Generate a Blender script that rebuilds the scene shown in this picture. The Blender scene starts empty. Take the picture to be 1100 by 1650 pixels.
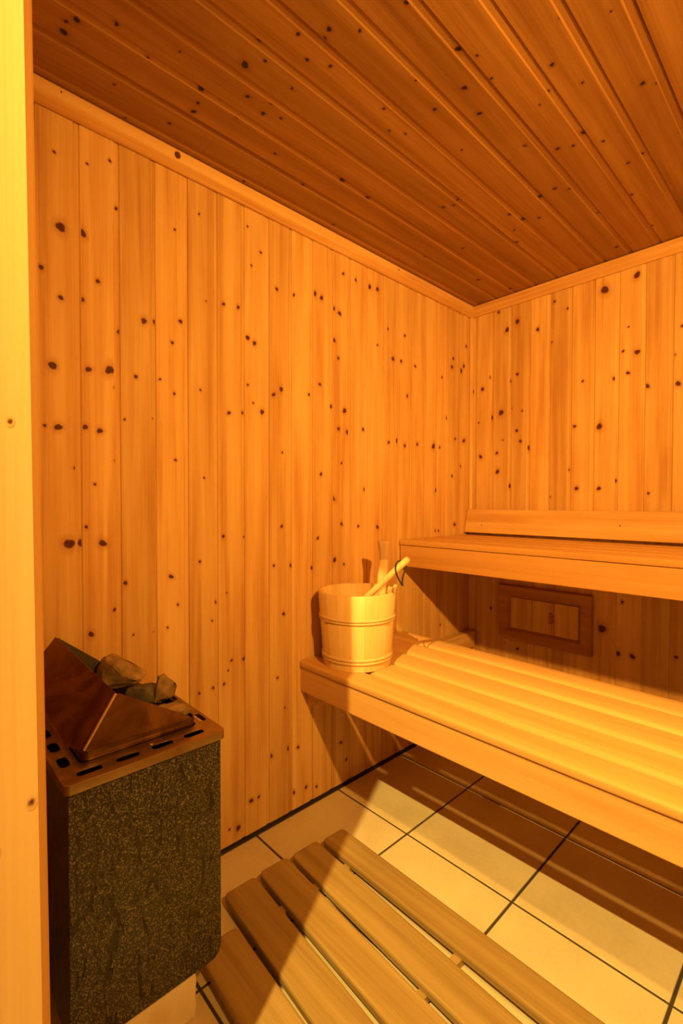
import bpy, bmesh, math, random
from mathutils import Vector, Matrix, Euler
R = math.radians
sc = bpy.context.scene
C = sc.collection

# ------------------------------------------------------------------ camera
cam_d = bpy.data.cameras.new('camera'); cam = bpy.data.objects.new('camera', cam_d); C.objects.link(cam)
sc.camera = cam
cam_d.sensor_fit = 'VERTICAL'; cam_d.sensor_height = 36.0
cam_d.lens = 763.2 / 1650 * 36.0
cam_d.clip_start = 0.01
YAW, PITCH, ROLL = R(46.74), R(1.067), R(0.10)
fw = Vector((-math.sin(YAW), math.cos(YAW), 0)) * math.cos(PITCH) + Vector((0, 0, -math.sin(PITCH)))
cam.rotation_euler = (fw.to_track_quat('-Z', 'Y') @ Euler((0, 0, ROLL)).to_quaternion()).to_euler()
cam.location = (0, 0, 1.105)

# ------------------------------------------------------------------ light
sc.view_settings.view_transform = 'Standard'; sc.view_settings.look = 'None'
sc.view_settings.gamma = 1.0; sc.view_settings.use_curve_mapping = False
sc.view_settings.exposure = 0.0
world = bpy.data.worlds.new('World'); sc.world = world; world.use_nodes = True
world.node_tree.nodes['Background'].inputs[0].default_value = (1.0, 0.55, 0.16, 1)
world.node_tree.nodes['Background'].inputs[1].default_value = 0.12
def lamp(name, kind, loc, energy, col, **kw):
    l = bpy.data.lights.new(name, kind); l.energy = energy; l.color = col
    for k, v in kw.items(): setattr(l, k, v)
    o = bpy.data.objects.new(name, l); C.objects.link(o); o.location = loc
    return o
# bulb of the room outside the doorway: throws the hard edged patch over bench and floor
lamp('hall_lamp', 'POINT', (-0.126, -0.83, 2.80), 570, (1.0, 0.63, 0.13), shadow_soft_size=0.012)
# sauna lamp on the right hand wall, outside the frame
sl = lamp('sauna_lamp', 'AREA', (0.48, 0.38, 1.82), 29, (1.0, 0.47, 0.07), shape='DISK', size=0.05, spread=R(125))
sl.rotation_euler = Vector((-1.0, 1.0, -0.34)).to_track_quat('-Z', 'Y').to_euler()

# ------------------------------------------------------------------ dimensions
XL, XR, YF, YB, H = -1.3306, 0.65, 0.10, 2.168, 2.10      # left, right, front (door) wall, far wall, ceiling
LB_Y, LB_Z, LB_R = 1.052, 0.519, 1.62
UB_Y, UB_Z = 1.598, 0.925

# ------------------------------------------------------------------ materials
def new_mat(name):
    m = bpy.data.materials.new(name); m.use_nodes = True
    nt = m.node_tree; b = nt.nodes['Principled BSDF']
    return m, nt, b
def nd(nt, t, **kw):
    n = nt.nodes.new(t)
    for k, v in kw.items():
        if k in n.inputs.keys() if hasattr(n.inputs, 'keys') else False: n.inputs[k].default_value = v
        else: setattr(n, k, v)
    return n
def math_n(nt, op, a, b=None, clamp=False):
    n = nt.nodes.new('ShaderNodeMath'); n.operation = op; n.use_clamp = clamp
    for i, v in enumerate((a, b)):
        if v is None: continue
        if isinstance(v, (int, float)): n.inputs[i].default_value = v
        else: nt.links.new(v, n.inputs[i])
    return n.outputs[0]
def ramp(nt, fac, stops):
    n = nt.nodes.new('ShaderNodeValToRGB'); cr = n.color_ramp
    while len(cr.elements) < len(stops): cr.elements.new(0.5)
    for e, (p, c) in zip(cr.elements, stops): e.position = p; e.color = (*c, 1)
    nt.links.new(fac, n.inputs[0]); return n.outputs[0]
def mixc(nt, fac, a, b, mode='MIX'):
    n = nt.nodes.new('ShaderNodeMix'); n.data_type = 'RGBA'; n.blend_type = mode
    for s, v in ((0, fac), (6, a), (7, b)):
        if isinstance(v, (int, float)): n.inputs[s].default_value = v
        elif isinstance(v, tuple): n.inputs[s].default_value = (*v, 1)
        else: nt.links.new(v, n.inputs[s])
    return n.outputs[2]
def wood(name, axis, pale, mid, dark, rough=0.6, vary=0.16, grain=1.0, knot=(0.10, 0.030, 0.010), spots=0.0, bump=0.25, coat=0.0, spec=0.2):
    """planed softwood; axis = grain direction; per-board tone from attribute 'seed', knots from attribute 'knot'"""
    m, nt, b = new_mat(name); L = nt.links.new
    geo = nt.nodes.new('ShaderNodeTexCoord'); sd = nt.nodes.new('ShaderNodeAttribute'); sd.attribute_name = 'seed'
    kn = nt.nodes.new('ShaderNodeAttribute'); kn.attribute_name = 'knot'
    off = nt.nodes.new('ShaderNodeVectorMath'); off.operation = 'MULTIPLY_ADD'
    cmb = nt.nodes.new('ShaderNodeCombineXYZ')
    for i in range(3): L(sd.outputs['Fac'], cmb.inputs[i])
    L(cmb.outputs[0], off.inputs[0]); off.inputs[1].default_value = (3.1, 5.3, 7.7); L(geo.outputs['Object'], off.inputs[2])
    def coarse(s_al, s_cr):
        v = nt.nodes.new('ShaderNodeVectorMath'); v.operation = 'MULTIPLY'; L(off.outputs[0], v.inputs[0])
        s = [s_cr] * 3; s['xyz'.index(axis)] = s_al; v.inputs[1].default_value = s
        return v.outputs[0]
    n1 = nt.nodes.new('ShaderNodeTexNoise'); L(coarse(1.1 * grain, 26 * grain), n1.inputs['Vector'])
    n1.inputs['Scale'].default_value = 1; n1.inputs['Detail'].default_value = 3; n1.inputs['Distortion'].default_value = 0.5
    n2 = nt.nodes.new('ShaderNodeTexNoise'); L(coarse(3.0 * grain, 260 * grain), n2.inputs['Vector'])
    n2.inputs['Scale'].default_value = 1; n2.inputs['Detail'].default_value = 2
    n3 = nt.nodes.new('ShaderNodeTexNoise'); L(coarse(3.5, 7), n3.inputs['Vector']); n3.inputs['Scale'].default_value = 1
    n3.inputs['Detail'].default_value = 3
    f = math_n(nt, 'ADD', math_n(nt, 'MULTIPLY', n1.outputs[0], 0.60), math_n(nt, 'ADD', math_n(nt, 'MULTIPLY', n2.outputs[0], 0.22), math_n(nt, 'MULTIPLY', n3.outputs[0], 0.18)))
    col = ramp(nt, f, [(0.39, pale), (0.51, mid), (0.64, dark)])
    v = math_n(nt, 'ADD', math_n(nt, 'MULTIPLY', math_n(nt, 'FRACT', math_n(nt, 'MULTIPLY', sd.outputs['Fac'], 17.37)), vary), 1.0 - vary * 0.6)
    cv = nt.nodes.new('ShaderNodeCombineXYZ'); L(v, cv.inputs[0]); L(v, cv.inputs[1]); L(v, cv.inputs[2])
    col = mixc(nt, 1.0, col, cv.outputs[0], 'MULTIPLY')
    if spots > 0:                                    # pin knots
        vo = nt.nodes.new('ShaderNodeTexVoronoi'); L(coarse(5.0, 9.0), vo.inputs['Vector']); vo.inputs['Scale'].default_value = 1
        s = math_n(nt, 'MULTIPLY', math_n(nt, 'SUBTRACT', spots, vo.outputs['Distance']), 30, True)
        col = mixc(nt, math_n(nt, 'MULTIPLY', s, 0.75), col, (0.12, 0.045, 0.02))
    nk = nt.nodes.new('ShaderNodeTexNoise'); L(geo.outputs['Object'], nk.inputs['Vector']); nk.inputs['Scale'].default_value = 160
    kk = math_n(nt, 'ADD', kn.outputs['Fac'], math_n(nt, 'MULTIPLY', math_n(nt, 'SUBTRACT', nk.outputs[0], 0.5), math_n(nt, 'MULTIPLY', kn.outputs['Fac'], 1.0)))
    halo = math_n(nt, 'MULTIPLY', kk, 1.5, True)
    core = math_n(nt, 'MULTIPLY', math_n(nt, 'SUBTRACT', kk, 0.46), 4.5, True)
    col = mixc(nt, halo, col, (dark[0] * 0.75, dark[1] * 0.6, dark[2] * 0.5))
    col = mixc(nt, core, col, knot)
    L(col, b.inputs['Base Color']); b.inputs['Roughness'].default_value = rough
    b.inputs['Specular IOR Level'].default_value = spec
    if coat: b.inputs['Coat Weight'].default_value = coat; b.inputs['Coat Roughness'].default_value = 0.25
    bp = nt.nodes.new('ShaderNodeBump'); bp.inputs['Strength'].default_value = bump; bp.inputs['Distance'].default_value = 0.0006
    L(n2.outputs[0], bp.inputs['Height']); L(bp.outputs[0], b.inputs['Normal'])
    return m
PINE = ((0.74, 0.49, 0.21), (0.66, 0.395, 0.155), (0.52, 0.27, 0.09))
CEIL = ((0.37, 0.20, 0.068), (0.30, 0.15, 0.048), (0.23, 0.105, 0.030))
ASPEN = ((0.66, 0.40, 0.155), (0.62, 0.36, 0.135), (0.55, 0.30, 0.105))
m_pine_z = wood('pine_panelling_upright', 'z', *PINE, spots=0.0)
m_pine_x = wood('pine_lengthwise', 'x', *PINE, vary=0.05)
m_pine_y = wood('pine_crosswise', 'y', *PINE, vary=0.05)
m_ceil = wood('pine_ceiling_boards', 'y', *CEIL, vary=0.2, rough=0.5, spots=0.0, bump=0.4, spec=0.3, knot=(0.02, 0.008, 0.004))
m_bench = wood('aspen_bench', 'x', *ASPEN, vary=0.07, rough=0.4, grain=0.7, bump=0.12)
m_bench_y = wood('aspen_crosswise', 'y', *ASPEN, vary=0.07, rough=0.4, grain=0.7, bump=0.12)
m_jamb = wood('pine_door_frame', 'z', (0.84, 0.57, 0.27), (0.81, 0.53, 0.245), (0.76, 0.47, 0.21), vary=0.03, grain=0.8)
m_bucket = wood('pale_bucket_staves', 'z', (0.78, 0.56, 0.28), (0.75, 0.52, 0.25), (0.69, 0.45, 0.20), vary=0.16, rough=0.38, bump=0.1)
m_spoon = wood('pale_handle', 'z', (0.76, 0.53, 0.26), (0.73, 0.49, 0.23), (0.68, 0.43, 0.19), vary=0.04, bump=0.08)
m_shaded_spoon = wood('shaded_handle', 'z', (0.58, 0.38, 0.2), (0.52, 0.32, 0.16), (0.44, 0.25, 0.12), vary=0.04, bump=0.08)  # browner copy of the handle wood: door head's shadow painted in
m_duck = wood('weathered_duckboard', 'x', (0.44, 0.31, 0.135), (0.37, 0.25, 0.10), (0.29, 0.18, 0.07), vary=0.10, rough=0.5, grain=0.8, bump=0.5)
m_hatch = wood('hatch_frame_wood', 'x', (0.50, 0.26, 0.12), (0.44, 0.21, 0.09), (0.36, 0.16, 0.065), vary=0.1)

def simple(name, col, rough=0.5, metal=0.0, ns=0, nd_=0.2, bump=0.0, col2=None, bd=0.001):
    m, nt, b = new_mat(name); b.inputs['Roughness'].default_value = rough; b.inputs['Metallic'].default_value = metal
    b.inputs['Base Color'].default_value = (*col, 1)
    if ns:
        tc = nt.nodes.new('ShaderNodeTexCoord'); n = nt.nodes.new('ShaderNodeTexNoise'); n.inputs['Scale'].default_value = ns
        n.inputs['Detail'].default_value = 5; nt.links.new(tc.outputs['Object'], n.inputs['Vector'])
        c2 = col2 or tuple(c * (1 - nd_) for c in col)
        nt.links.new(ramp(nt, n.outputs[0], [(0.35, col), (0.65, c2)]), b.inputs['Base Color'])
        if bump:
            bp = nt.nodes.new('ShaderNodeBump'); bp.inputs['Strength'].default_value = bump; bp.inputs['Distance'].default_value = bd
            nt.links.new(n.outputs[0], bp.inputs['Height']); nt.links.new(bp.outputs[0], b.inputs['Normal'])
    return m
m_grout = simple('dark_grout', (0.06, 0.045, 0.03), 0.8, ns=60)
m_gap = simple('dark_joint', (0.03, 0.018, 0.01), 0.9, ns=40)
m_black = simple('black_cord', (0.012, 0.011, 0.011), 0.6, ns=300)
m_rock = simple('sauna_stone', (0.42, 0.28, 0.13), 0.75, ns=26, col2=(0.16, 0.10, 0.05), bump=0.9, bd=0.006)
m_rock2 = simple('dark_sauna_stone', (0.15, 0.12, 0.09), 0.75, ns=30, col2=(0.07, 0.055, 0.04), bump=0.9, bd=0.006)
m_block = simple('cream_limestone', (0.93, 0.86, 0.72), 0.7, ns=14, col2=(0.80, 0.70, 0.54), bump=0.4, bd=0.004)
m_dark_steel = simple('dark_steel', (0.05, 0.035, 0.02), 0.5, 0.6, ns=30)  # much darker than the guard's other sheets
m_inner = simple('black_heater_inside', (0.02, 0.018, 0.015), 0.7, ns=30)

# tiles: mottled glazed stoneware
m_tile, nt, b = new_mat('beige_floor_tile')
tc = nt.nodes.new('ShaderNodeTexCoord')
n1 = nt.nodes.new('ShaderNodeTexNoise'); n1.inputs['Scale'].default_value = 5; n1.inputs['Detail'].default_value = 6; nt.links.new(tc.outputs['Object'], n1.inputs['Vector'])
n2 = nt.nodes.new('ShaderNodeTexNoise'); n2.inputs['Scale'].default_value = 90; n2.inputs['Detail'].default_value = 3; nt.links.new(tc.outputs['Object'], n2.inputs['Vector'])
f = math_n(nt, 'ADD', math_n(nt, 'MULTIPLY', n1.outputs[0], 0.75), math_n(nt, 'MULTIPLY', n2.outputs[0], 0.25))
nt.links.new(ramp(nt, f, [(0.33, (0.74, 0.64, 0.46)), (0.5, (0.68, 0.58, 0.41)), (0.66, (0.60, 0.50, 0.34))]), b.inputs['Base Color'])
nt.links.new(ramp(nt, n2.outputs[0], [(0.3, (0.36,) * 3), (0.7, (0.50,) * 3)]), b.inputs['Roughness'])

# stained stainless steel
def steel(name, c1, c2, rough):
    m, nt, b = new_mat(name); b.inputs['Metallic'].default_value = 1.0
    tc = nt.nodes.new('ShaderNodeTexCoord'); n = nt.nodes.new('ShaderNodeTexNoise'); n.inputs['Scale'].default_value = 9; n.inputs['Detail'].default_value = 4
    n.inputs['Distortion'].default_value = 1.2
    nt.links.new(tc.outputs['Object'], n.inputs['Vector'])
    nt.links.new(ramp(nt, n.outputs[0], [(0.38, c1), (0.62, c2)]), b.inputs['Base Color'])
    nt.links.new(ramp(nt, n.outputs[0], [(0.3, (rough,) * 3), (0.7, (rough * 1.6,) * 3)]), b.inputs['Roughness'])
    bp = nt.nodes.new('ShaderNodeBump'); bp.inputs['Strength'].default_value = 0.25; bp.inputs['Distance'].default_value = 0.004
    nt.links.new(n.outputs[0], bp.inputs['Height']); nt.links.new(bp.outputs[0], b.inputs['Normal'])
    return m
m_steel = steel('stained_steel_guard', (0.26, 0.16, 0.08), (0.12, 0.065, 0.03), 0.22)
m_rim = steel('brushed_steel_rim', (0.42, 0.31, 0.19), (0.27, 0.19, 0.11), 0.32)
m_edge = simple('steel_fold_highlight', (0.95, 0.88, 0.72), 0.20, 1.0, ns=50)  # far lighter than the guard steel: painted highlight along the fold

# heater body: dark rough-cast enamel with vertical pits
m_body, nt, b = new_mat('pitted_black_enamel')
tc = nt.nodes.new('ShaderNodeTexCoord')
na = nt.nodes.new('ShaderNodeTexNoise'); na.inputs['Scale'].default_value = 420; na.inputs['Detail'].default_value = 2; nt.links.new(tc.outputs['Object'], na.inputs['Vector'])
mp = nt.nodes.new('ShaderNodeMapping'); mp.inputs['Scale'].default_value = (55, 55, 16); nt.links.new(tc.outputs['Object'], mp.inputs['Vector'])
nb = nt.nodes.new('ShaderNodeTexNoise'); nb.inputs['Scale'].default_value = 1; nb.inputs['Detail'].default_value = 3; nb.inputs['Distortion'].default_value = 1.0; nt.links.new(mp.outputs[0], nb.inputs['Vector'])
glints = ramp(nt, na.outputs[0], [(0.44, (0.014, 0.013, 0.009)), (0.55, (0.045, 0.042, 0.027)), (0.66, (0.25, 0.235, 0.15))])  # pale flecks are glints off the rough enamel, painted into its colour
pit = math_n(nt, 'MULTIPLY', math_n(nt, 'SUBTRACT', nb.outputs[0], 0.57), 9, True)
nt.links.new(mixc(nt, pit, glints, (0.012, 0.010, 0.008)), b.inputs['Base Color'])
b.inputs['Roughness'].default_value = 0.42
hh = math_n(nt, 'SUBTRACT', math_n(nt, 'MULTIPLY', na.outputs[0], 0.5), pit)
bp = nt.nodes.new('ShaderNodeBump'); bp.inputs['Strength'].default_value = 0.8; bp.inputs['Distance'].default_value = 0.002
nt.links.new(hh, bp.inputs['Height']); nt.links.new(bp.outputs[0], b.inputs['Normal'])

# ------------------------------------------------------------------ mesh helpers
class MB:
    def __init__(s):
        s.bm = bmesh.new(); s.sd = s.bm.verts.layers.float.new('seed'); s.kn = s.bm.verts.layers.float.new('knot')
    def v(s, p, seed=0.0, knot=0.0):
        q = s.bm.verts.new(p); q[s.sd] = seed; q[s.kn] = knot; return q
    def face(s, vs, mi=0):
        f = s.bm.faces.new(vs); f.material_index = mi; return f
    def box(s, lo, hi, seed=0.0, mi=0):
        x0, y0, z0 = lo; x1, y1, z1 = hi
        V = [s.v((x, y, z), seed) for z in (z0, z1) for y in (y0, y1) for x in (x0, x1)]
        for q in ((0, 2, 3, 1), (4, 5, 7, 6), (0, 1, 5, 4), (2, 6, 7, 3), (0, 4, 6, 2), (1, 3, 7, 5)): s.face([V[i] for i in q], mi)
        return V
    def prism(s, prof, fn, a, b, seed=0.0, mi=0, cap=True):
        """closed 2D profile swept from a to b; fn(u, v, t) -> xyz"""
        A = [s.v(fn(u, v, a), seed) for u, v in prof]; B = [s.v(fn(u, v, b), seed) for u, v in prof]
        n = len(prof)
        for i in range(n): s.face([A[i], A[(i + 1) % n], B[(i + 1) % n], B[i]], mi)
        if cap: s.face(A[::-1], mi); s.face(B, mi)
    def tube(s, pts, rad, n=10, seed=0.0, caps=True, mi=0):
        pts = [Vector(p) for p in pts]; rings = []
        if not isinstance(rad, (list, tuple)): rad = [rad] * len(pts)
        up = None
        for i, p in enumerate(pts):
            t = (pts[min(i + 1, len(pts) - 1)] - pts[max(i - 1, 0)]).normalized()
            if up is None: up = t.orthogonal().normalized()
            up = (up - t * up.dot(t)).normalized(); w = t.cross(up)
            rr = rad[i] if isinstance(rad[i], (tuple, list)) else (rad[i], rad[i])
            rings.append([s.v(p + up * math.cos(2 * math.pi * k / n) * rr[0] + w * math.sin(2 * math.pi * k / n) * rr[1], seed) for k in range(n)])
        for a, b_ in zip(rings, rings[1:]):
            for k in range(n): s.face([a[k], a[(k + 1) % n], b_[(k + 1) % n], b_[k]], mi)
        if caps: s.face(rings[0][::-1], mi); s.face(rings[-1], mi)
    def lathe(s, prof, c, n=48, seedf=None, close=False):
        rings = []
        for r, z in prof:
            rings.append([s.v((c[0] + r * math.cos(2 * math.pi * k / n), c[1] + r * math.sin(2 * math.pi * k / n), c[2] + z), seedf(k) if seedf else 0.0) for k in range(n)])
        prs = list(zip(rings, rings[1:])) + ([(rings[-1], rings[0])] if close else [])
        for a, b_ in prs:
            for k in range(n): s.face([a[k], a[(k + 1) % n], b_[(k + 1) % n], b_[k]])
    def build(s, name, mats, parent=None, smooth=False, bevel=0.0, seg=2, angle=40, origin=None, subsurf=0):
        bmesh.ops.recalc_face_normals(s.bm, faces=s.bm.faces)
        me = bpy.data.meshes.new(name)
        if origin is not None: bmesh.ops.translate(s.bm, verts=s.bm.verts, vec=-Vector(origin))
        s.bm.to_mesh(me); s.bm.free()
        for m in (mats if isinstance(mats, (list, tuple)) else [mats]): me.materials.append(m)
        o = bpy.data.objects.new(name, me); C.objects.link(o)
        if origin is not None: o.location = origin
        if parent is not None:
            o.parent = parent
            o.location = Vector(o.location) - WL[parent.name]
        if bevel:
            md = o.modifiers.new('bevel', 'BEVEL'); md.width = bevel; md.segments = seg; md.limit_method = 'ANGLE'; md.angle_limit = R(angle)
            md.harden_normals = False
        if smooth:
            for p in me.polygons: p.use_smooth = True
            try:
                md = o.modifiers.new('wn', 'EDGE_SPLIT'); md.split_angle = R(smooth if smooth is not True else 40)
            except Exception: pass
        WL[o.name] = Vector(origin) if origin is not None else (WL[parent.name].copy() if False else Vector((0, 0, 0)))
        return o
WL = {}
def thing(name, label, cat, loc, group=None):
    o = bpy.data.objects.new(name, None); C.objects.link(o); o.location = loc; o.empty_display_size = 0.05
    WL[o.name] = Vector(loc); tag(o, label, cat, group); return o
def tag(o, label, cat, group=None, kind=None):
    o['label'] = label; o['category'] = cat
    if group: o['group'] = group
    if kind: o['kind'] = kind
    return o
def struct(o, label=None, cat=None):
    o['kind'] = 'structure'
    if label: o['label'] = label
    if cat: o['category'] = cat
    return o
rnd = random.Random(7)
def hsh(i, w): return random.Random(i * 31 + w * 977).random()

# ------------------------------------------------------------------ knots read off the boards (mm, mm, 0.1 mm radius)
KL="291,1958,37 364,1965,31 418,1999,48 433,1883,57 303,1782,122 352,1786,94 593,1890,44 668,1965,36 835,1995,39 261,1670,59 302,1610,61 350,1619,55 387,1677,56 283,1440,90 363,1446,79 414,1454,114 428,1411,49 294,1291,91 265,1292,45 354,1298,79 389,1292,80 504,1606,85 535,1611,69 609,1632,72 440,1561,74 584,1565,53 481,1449,50 548,1454,35 589,1420,44 670,1444,46 451,1329,33 526,1341,26 689,1714,28 331,1192,39 428,1219,41 592,1229,44 681,1181,37 376,1153,40 355,1043,47 316,1002,140 343,1002,94 394,999,97 450,888,67 577,892,71 422,820,49 427,801,24 666,928,46 745,1001,58 821,995,40 597,808,36 566,746,35 364,765,64 706,742,38 717,798,57 756,822,29 525,741,26 470,743,34 885,1930,51 849,1875,40 949,1830,63 1021,1832,65 800,1727,59 748,1722,57 834,1639,80 860,1627,71 1117,1866,90 1149,1860,91 1208,1838,93 1240,1828,94 1259,1984,59 1405,1980,100 1453,1985,89 1327,1982,60 1212,1720,93 1234,1657,59 1519,1839,52 1630,1838,67 1454,1757,51 1552,1721,92 1606,1722,67 1705,1720,69 1141,1542,68 1091,1496,67 967,1495,85 936,1472,84 834,1487,40 855,1432,40 766,1388,68 813,1395,59 889,1407,82 1199,1469,93 1267,1462,107 1235,1389,71 1284,1380,96 1371,1401,74 1301,1406,48 972,1279,42 1526,1363,79 1583,1376,107 1633,1358,81 1722,1372,84 1844,1373,116 1649,1578,68 1251,1259,47 1147,1212,68 1382,1160,87 1206,1123,117 1252,1025,71 1344,1013,61 1457,1006,90 969,1025,74 1132,976,68 2120,1903,78 2004,1816,76 1994,1774,91 2071,1771,124 2098,1798,94 1911,1708,59 1954,1518,90 2103,1423,126 2025,1425,76 1894,1372,74 2071,1293,78 2000,1240,76 1866,1167,88 2024,1000,92 1863,975,73 1888,974,59 1216,889,94 1106,868,68 1012,886,87 936,892,52 1265,868,48 977,720,64 951,503,53 982,390,43 998,242,87 1040,230,66 922,242,84 1251,174,72 1281,97,73 1127,52,57 1020,74,66 845,121,82 874,121,51 796,53,100 764,63,39 1077,70,67 662,529,56 710,533,57 746,535,48 820,599,70 773,604,49 761,575,39 1907,518,59"
KF="-1180,2044,76 -1083,1972,118 -1134,1947,120 -1081,1722,74 -1112,1695,74 -1221,1734,61 -1265,1683,94 -1311,1678,111 -1163,1550,137 -1216,1533,139 -1285,1516,47 -1108,1563,44 -1055,1544,44 -1082,1453,74 -1063,1401,88 -1020,1365,116 -1152,1415,45 -1184,1354,76 -1273,1342,94 -1180,1262,107 -1114,1190,120 -701,1998,155 -583,2019,124 -909,2013,69 -851,1965,54 -984,1908,85 -923,1833,70 -430,1776,58 -611,1820,37 -579,1712,99 -630,1727,50 -456,1672,71 -657,1621,102 -611,1635,75 -543,1570,98 -785,1634,53 -441,1561,94 -817,1443,81 -716,1431,131 -654,1199,77 -841,1254,54 -806,1171,81 -716,1169,78 -922,1134,56 -534,1146,49 -1208,580,93 -635,485,102 -582,485,100 -1069,407,74 -697,576,183 -621,701,63 -434,518,71"
KC="-757,674,65 -781,680,79 -810,633,52 -878,582,53 -909,617,41 -842,684,48 -818,732,42 -715,723,39 -611,750,61 -596,910,68 -639,1003,74 -575,952,34 -706,903,36 -725,1003,54 -812,908,39 -849,971,41 -826,1011,33 -992,694,54 -1033,695,63 -1014,737,40 -1017,641,45 -1127,798,53 -1178,940,58 -1077,1014,95 -1084,1132,91 -582,1027,36 -414,1003,44 -470,1095,56 -440,1194,36 -343,1299,58 -319,1322,44 -339,1064,25 -505,1160,29 -537,1181,30 -493,1357,99 -654,1096,63 -625,1285,51 -567,1363,60 -533,1383,51 -470,1426,42 -449,1569,54 -411,1559,61 -486,1737,59 -596,1763,42 -643,1527,68 -692,1533,90 -611,1561,49 -784,1611,108 -745,1642,54 -807,1550,53 -876,1732,94 -840,1651,45 -685,1312,45 -754,1172,34 -909,1368,51 -886,1355,50 -939,1351,62 -1036,1621,60 -1182,1569,62 -1133,1899,82 -1081,2087,86 -1269,1152,44 -1331,1484,51 -924,704,37 -490,1981,66 -621,2046,72 -1099,283,76 -1118,268,38 -1146,270,78 -1052,346,51 -1085,423,41 -1205,390,36 -1289,444,32 -1076,546,89 -1117,559,46 -1149,563,63 -1228,534,48 -1017,639,60 -1089,653,48 -948,589,98 -1020,468,27 -1287,795,47"

def knot_list(s):
    return [tuple(float(q) / 1000 for q in t.split(',')) for t in s.split()]

def panelling(name, mat, fn, u0, u1, v0, v1, line0, pitch, wall_id, knots=(), strip=0.011, depth=0.0022, th=0.018, gap=0.0040, label='', flip=False, kscale=0.1 * 0.82, stretch=1.0):
    """tongue and groove boards: fn(u, v, d) -> xyz, u across boards, v along, d out of the wall"""
    mb = MB()
    k0 = math.floor((u0 - line0) / pitch)
    i = k0
    while line0 + i * pitch < u1:
        a = line0 + i * pitch; b_ = a + pitch; seed = hsh(i, wall_id)
        dd = 0.0006 * (hsh(i, 50 + wall_id) - 0.5)
        prof = [(a, -gap), (a + 0.0006, -gap), (a + 0.0007, -0.0010), (a + 0.0024, dd), (b_ - strip - 0.0035, dd), (b_ - strip, -depth), (b_ - 0.0006, -depth - 0.0004), (b_, -gap)]
        P = []
        for u, d in prof: P.append((min(max(u, u0), u1), d))
        A = [mb.v(fn(u, v0, d), seed) for u, d in P]; B = [mb.v(fn(u, v1, d), seed) for u, d in P]
        for j in range(len(P) - 1):
            if P[j + 1][0] - P[j][0] > 1e-6 or abs(P[j + 1][1] - P[j][1]) > 1e-6: mb.face([A[j], A[j + 1], B[j + 1], B[j]])
        i += 1
    # back of the boards
    mb.face([mb.v(fn(*q, -th)) for q in ((u0, v0), (u1, v0), (u1, v1), (u0, v1))])
    for kidx, (ku, kv, kr) in enumerate(knots):
        kr = kr * kscale
        i = math.floor((ku - line0) / pitch); a = line0 + i * pitch; b_ = a + pitch; seed = hsh(i, wall_id)
        lo, hi = a + 0.0032, b_ - strip - 0.0037
        if ku > hi + 0.003: lo, hi = b_ - strip + 0.0002, b_ - 0.001; base = -depth
        else: base = 0.0006 * (hsh(i, 50 + wall_id) - 0.5)
        rk = random.Random(int(ku * 9999) + int(kv * 777))
        rot = rk.uniform(-0.7, 0.7); ex = rk.uniform(0.85, 1.1); ez = rk.uniform(0.8, 1.1) * stretch
        n = 16; rings = []
        for q, (rr, kk) in enumerate(((0.5, 1.0), (0.95, 0.72), (1.4, 0.30), (2.6, 0.0))):
            ring = []
            for t in range(n):
                an = 2 * math.pi * t / n; ww = 1 + 0.07 * math.sin(3 * an + rot * 7)
                du, dv = math.cos(an) * rr * kr * ww * ex, math.sin(an) * rr * kr * ww * ez * (1.4 if q == 3 else 1)
                dv = dv + du * math.sin(rot) * 0.5
                uu = min(max(ku + du, lo), hi)
                ring.append(mb.v(fn(uu, min(max(kv + dv, v0), v1), base + 0.00010 + kidx * 0.0000012), seed, kk))
            rings.append(ring)
        c = mb.v(fn(min(max(ku, lo), hi), kv, base + 0.00010 + kidx * 0.0000012), seed, 1.0)
        for t in range(n):
            tri = [c, rings[0][t], rings[0][(t + 1) % n]]
            if (tri[1].co - tri[2].co).length > 1e-7: 
                try: mb.face(tri)
                except ValueError: pass
            for r0, r1 in zip(rings, rings[1:]): mb.face([r0[t], r1[t], r1[(t + 1) % n], r0[(t + 1) % n]])
    bm = mb.bm
    me = bpy.data.meshes.new(name); bm.to_mesh(me); bm.free(); me.materials.append(mat)
    o = bpy.data.objects.new(name, me); C.objects.link(o); WL[o.name] = Vector((0, 0, 0))
    return struct(o, label)

# ------------------------------------------------------------------ setting
panelling('wall_left', m_pine_z, lambda u, v, d: (XL + d, u, v), 0.09, YB, 0.012, H, 0.345, 0.0955, 1, knot_list(KL), label='left wall of upright knotty pine boards')
panelling('wall_back', m_pine_z, lambda u, v, d: (u, YB - d, v), XL, XR, 0.012, H, -0.457 - 0.0935 * 8, 0.0935, 2, knot_list(KF), label='far wall of upright knotty pine boards behind the benches')
def rk_list(n, u0, u1, v0, v1, seed):
    r = random.Random(seed); return [(r.uniform(u0, u1), r.uniform(v0, v1), r.uniform(0.03, 0.08)) for _ in range(n)]
panelling('wall_right', m_pine_z, lambda u, v, d: (XR - d, u, v), 0.09, YB, 0.012, H, 0.3, 0.0955, 3, rk_list(60, 0.1, YB, 0.1, H, 5), label='right wall of upright pine boards')
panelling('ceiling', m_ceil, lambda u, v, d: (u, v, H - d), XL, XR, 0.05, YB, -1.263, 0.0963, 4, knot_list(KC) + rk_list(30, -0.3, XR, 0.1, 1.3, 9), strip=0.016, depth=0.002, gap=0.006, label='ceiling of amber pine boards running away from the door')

mb = MB()                                                        # front (door) wall with its opening
DX0, DX1, DZ = -0.60, 0.35, 2.035
mb.box((XL, 0.012, 0), (DX0 - 0.07, YF, H)); mb.box((DX1 + 0.07, 0.012, 0), (XR, YF, H)); mb.box((DX0 - 0.07, 0.012, DZ + 0.02), (DX1 + 0.07, YF, H))
struct(mb.build('wall_front', m_pine_z), 'front wall around the doorway')

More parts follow.
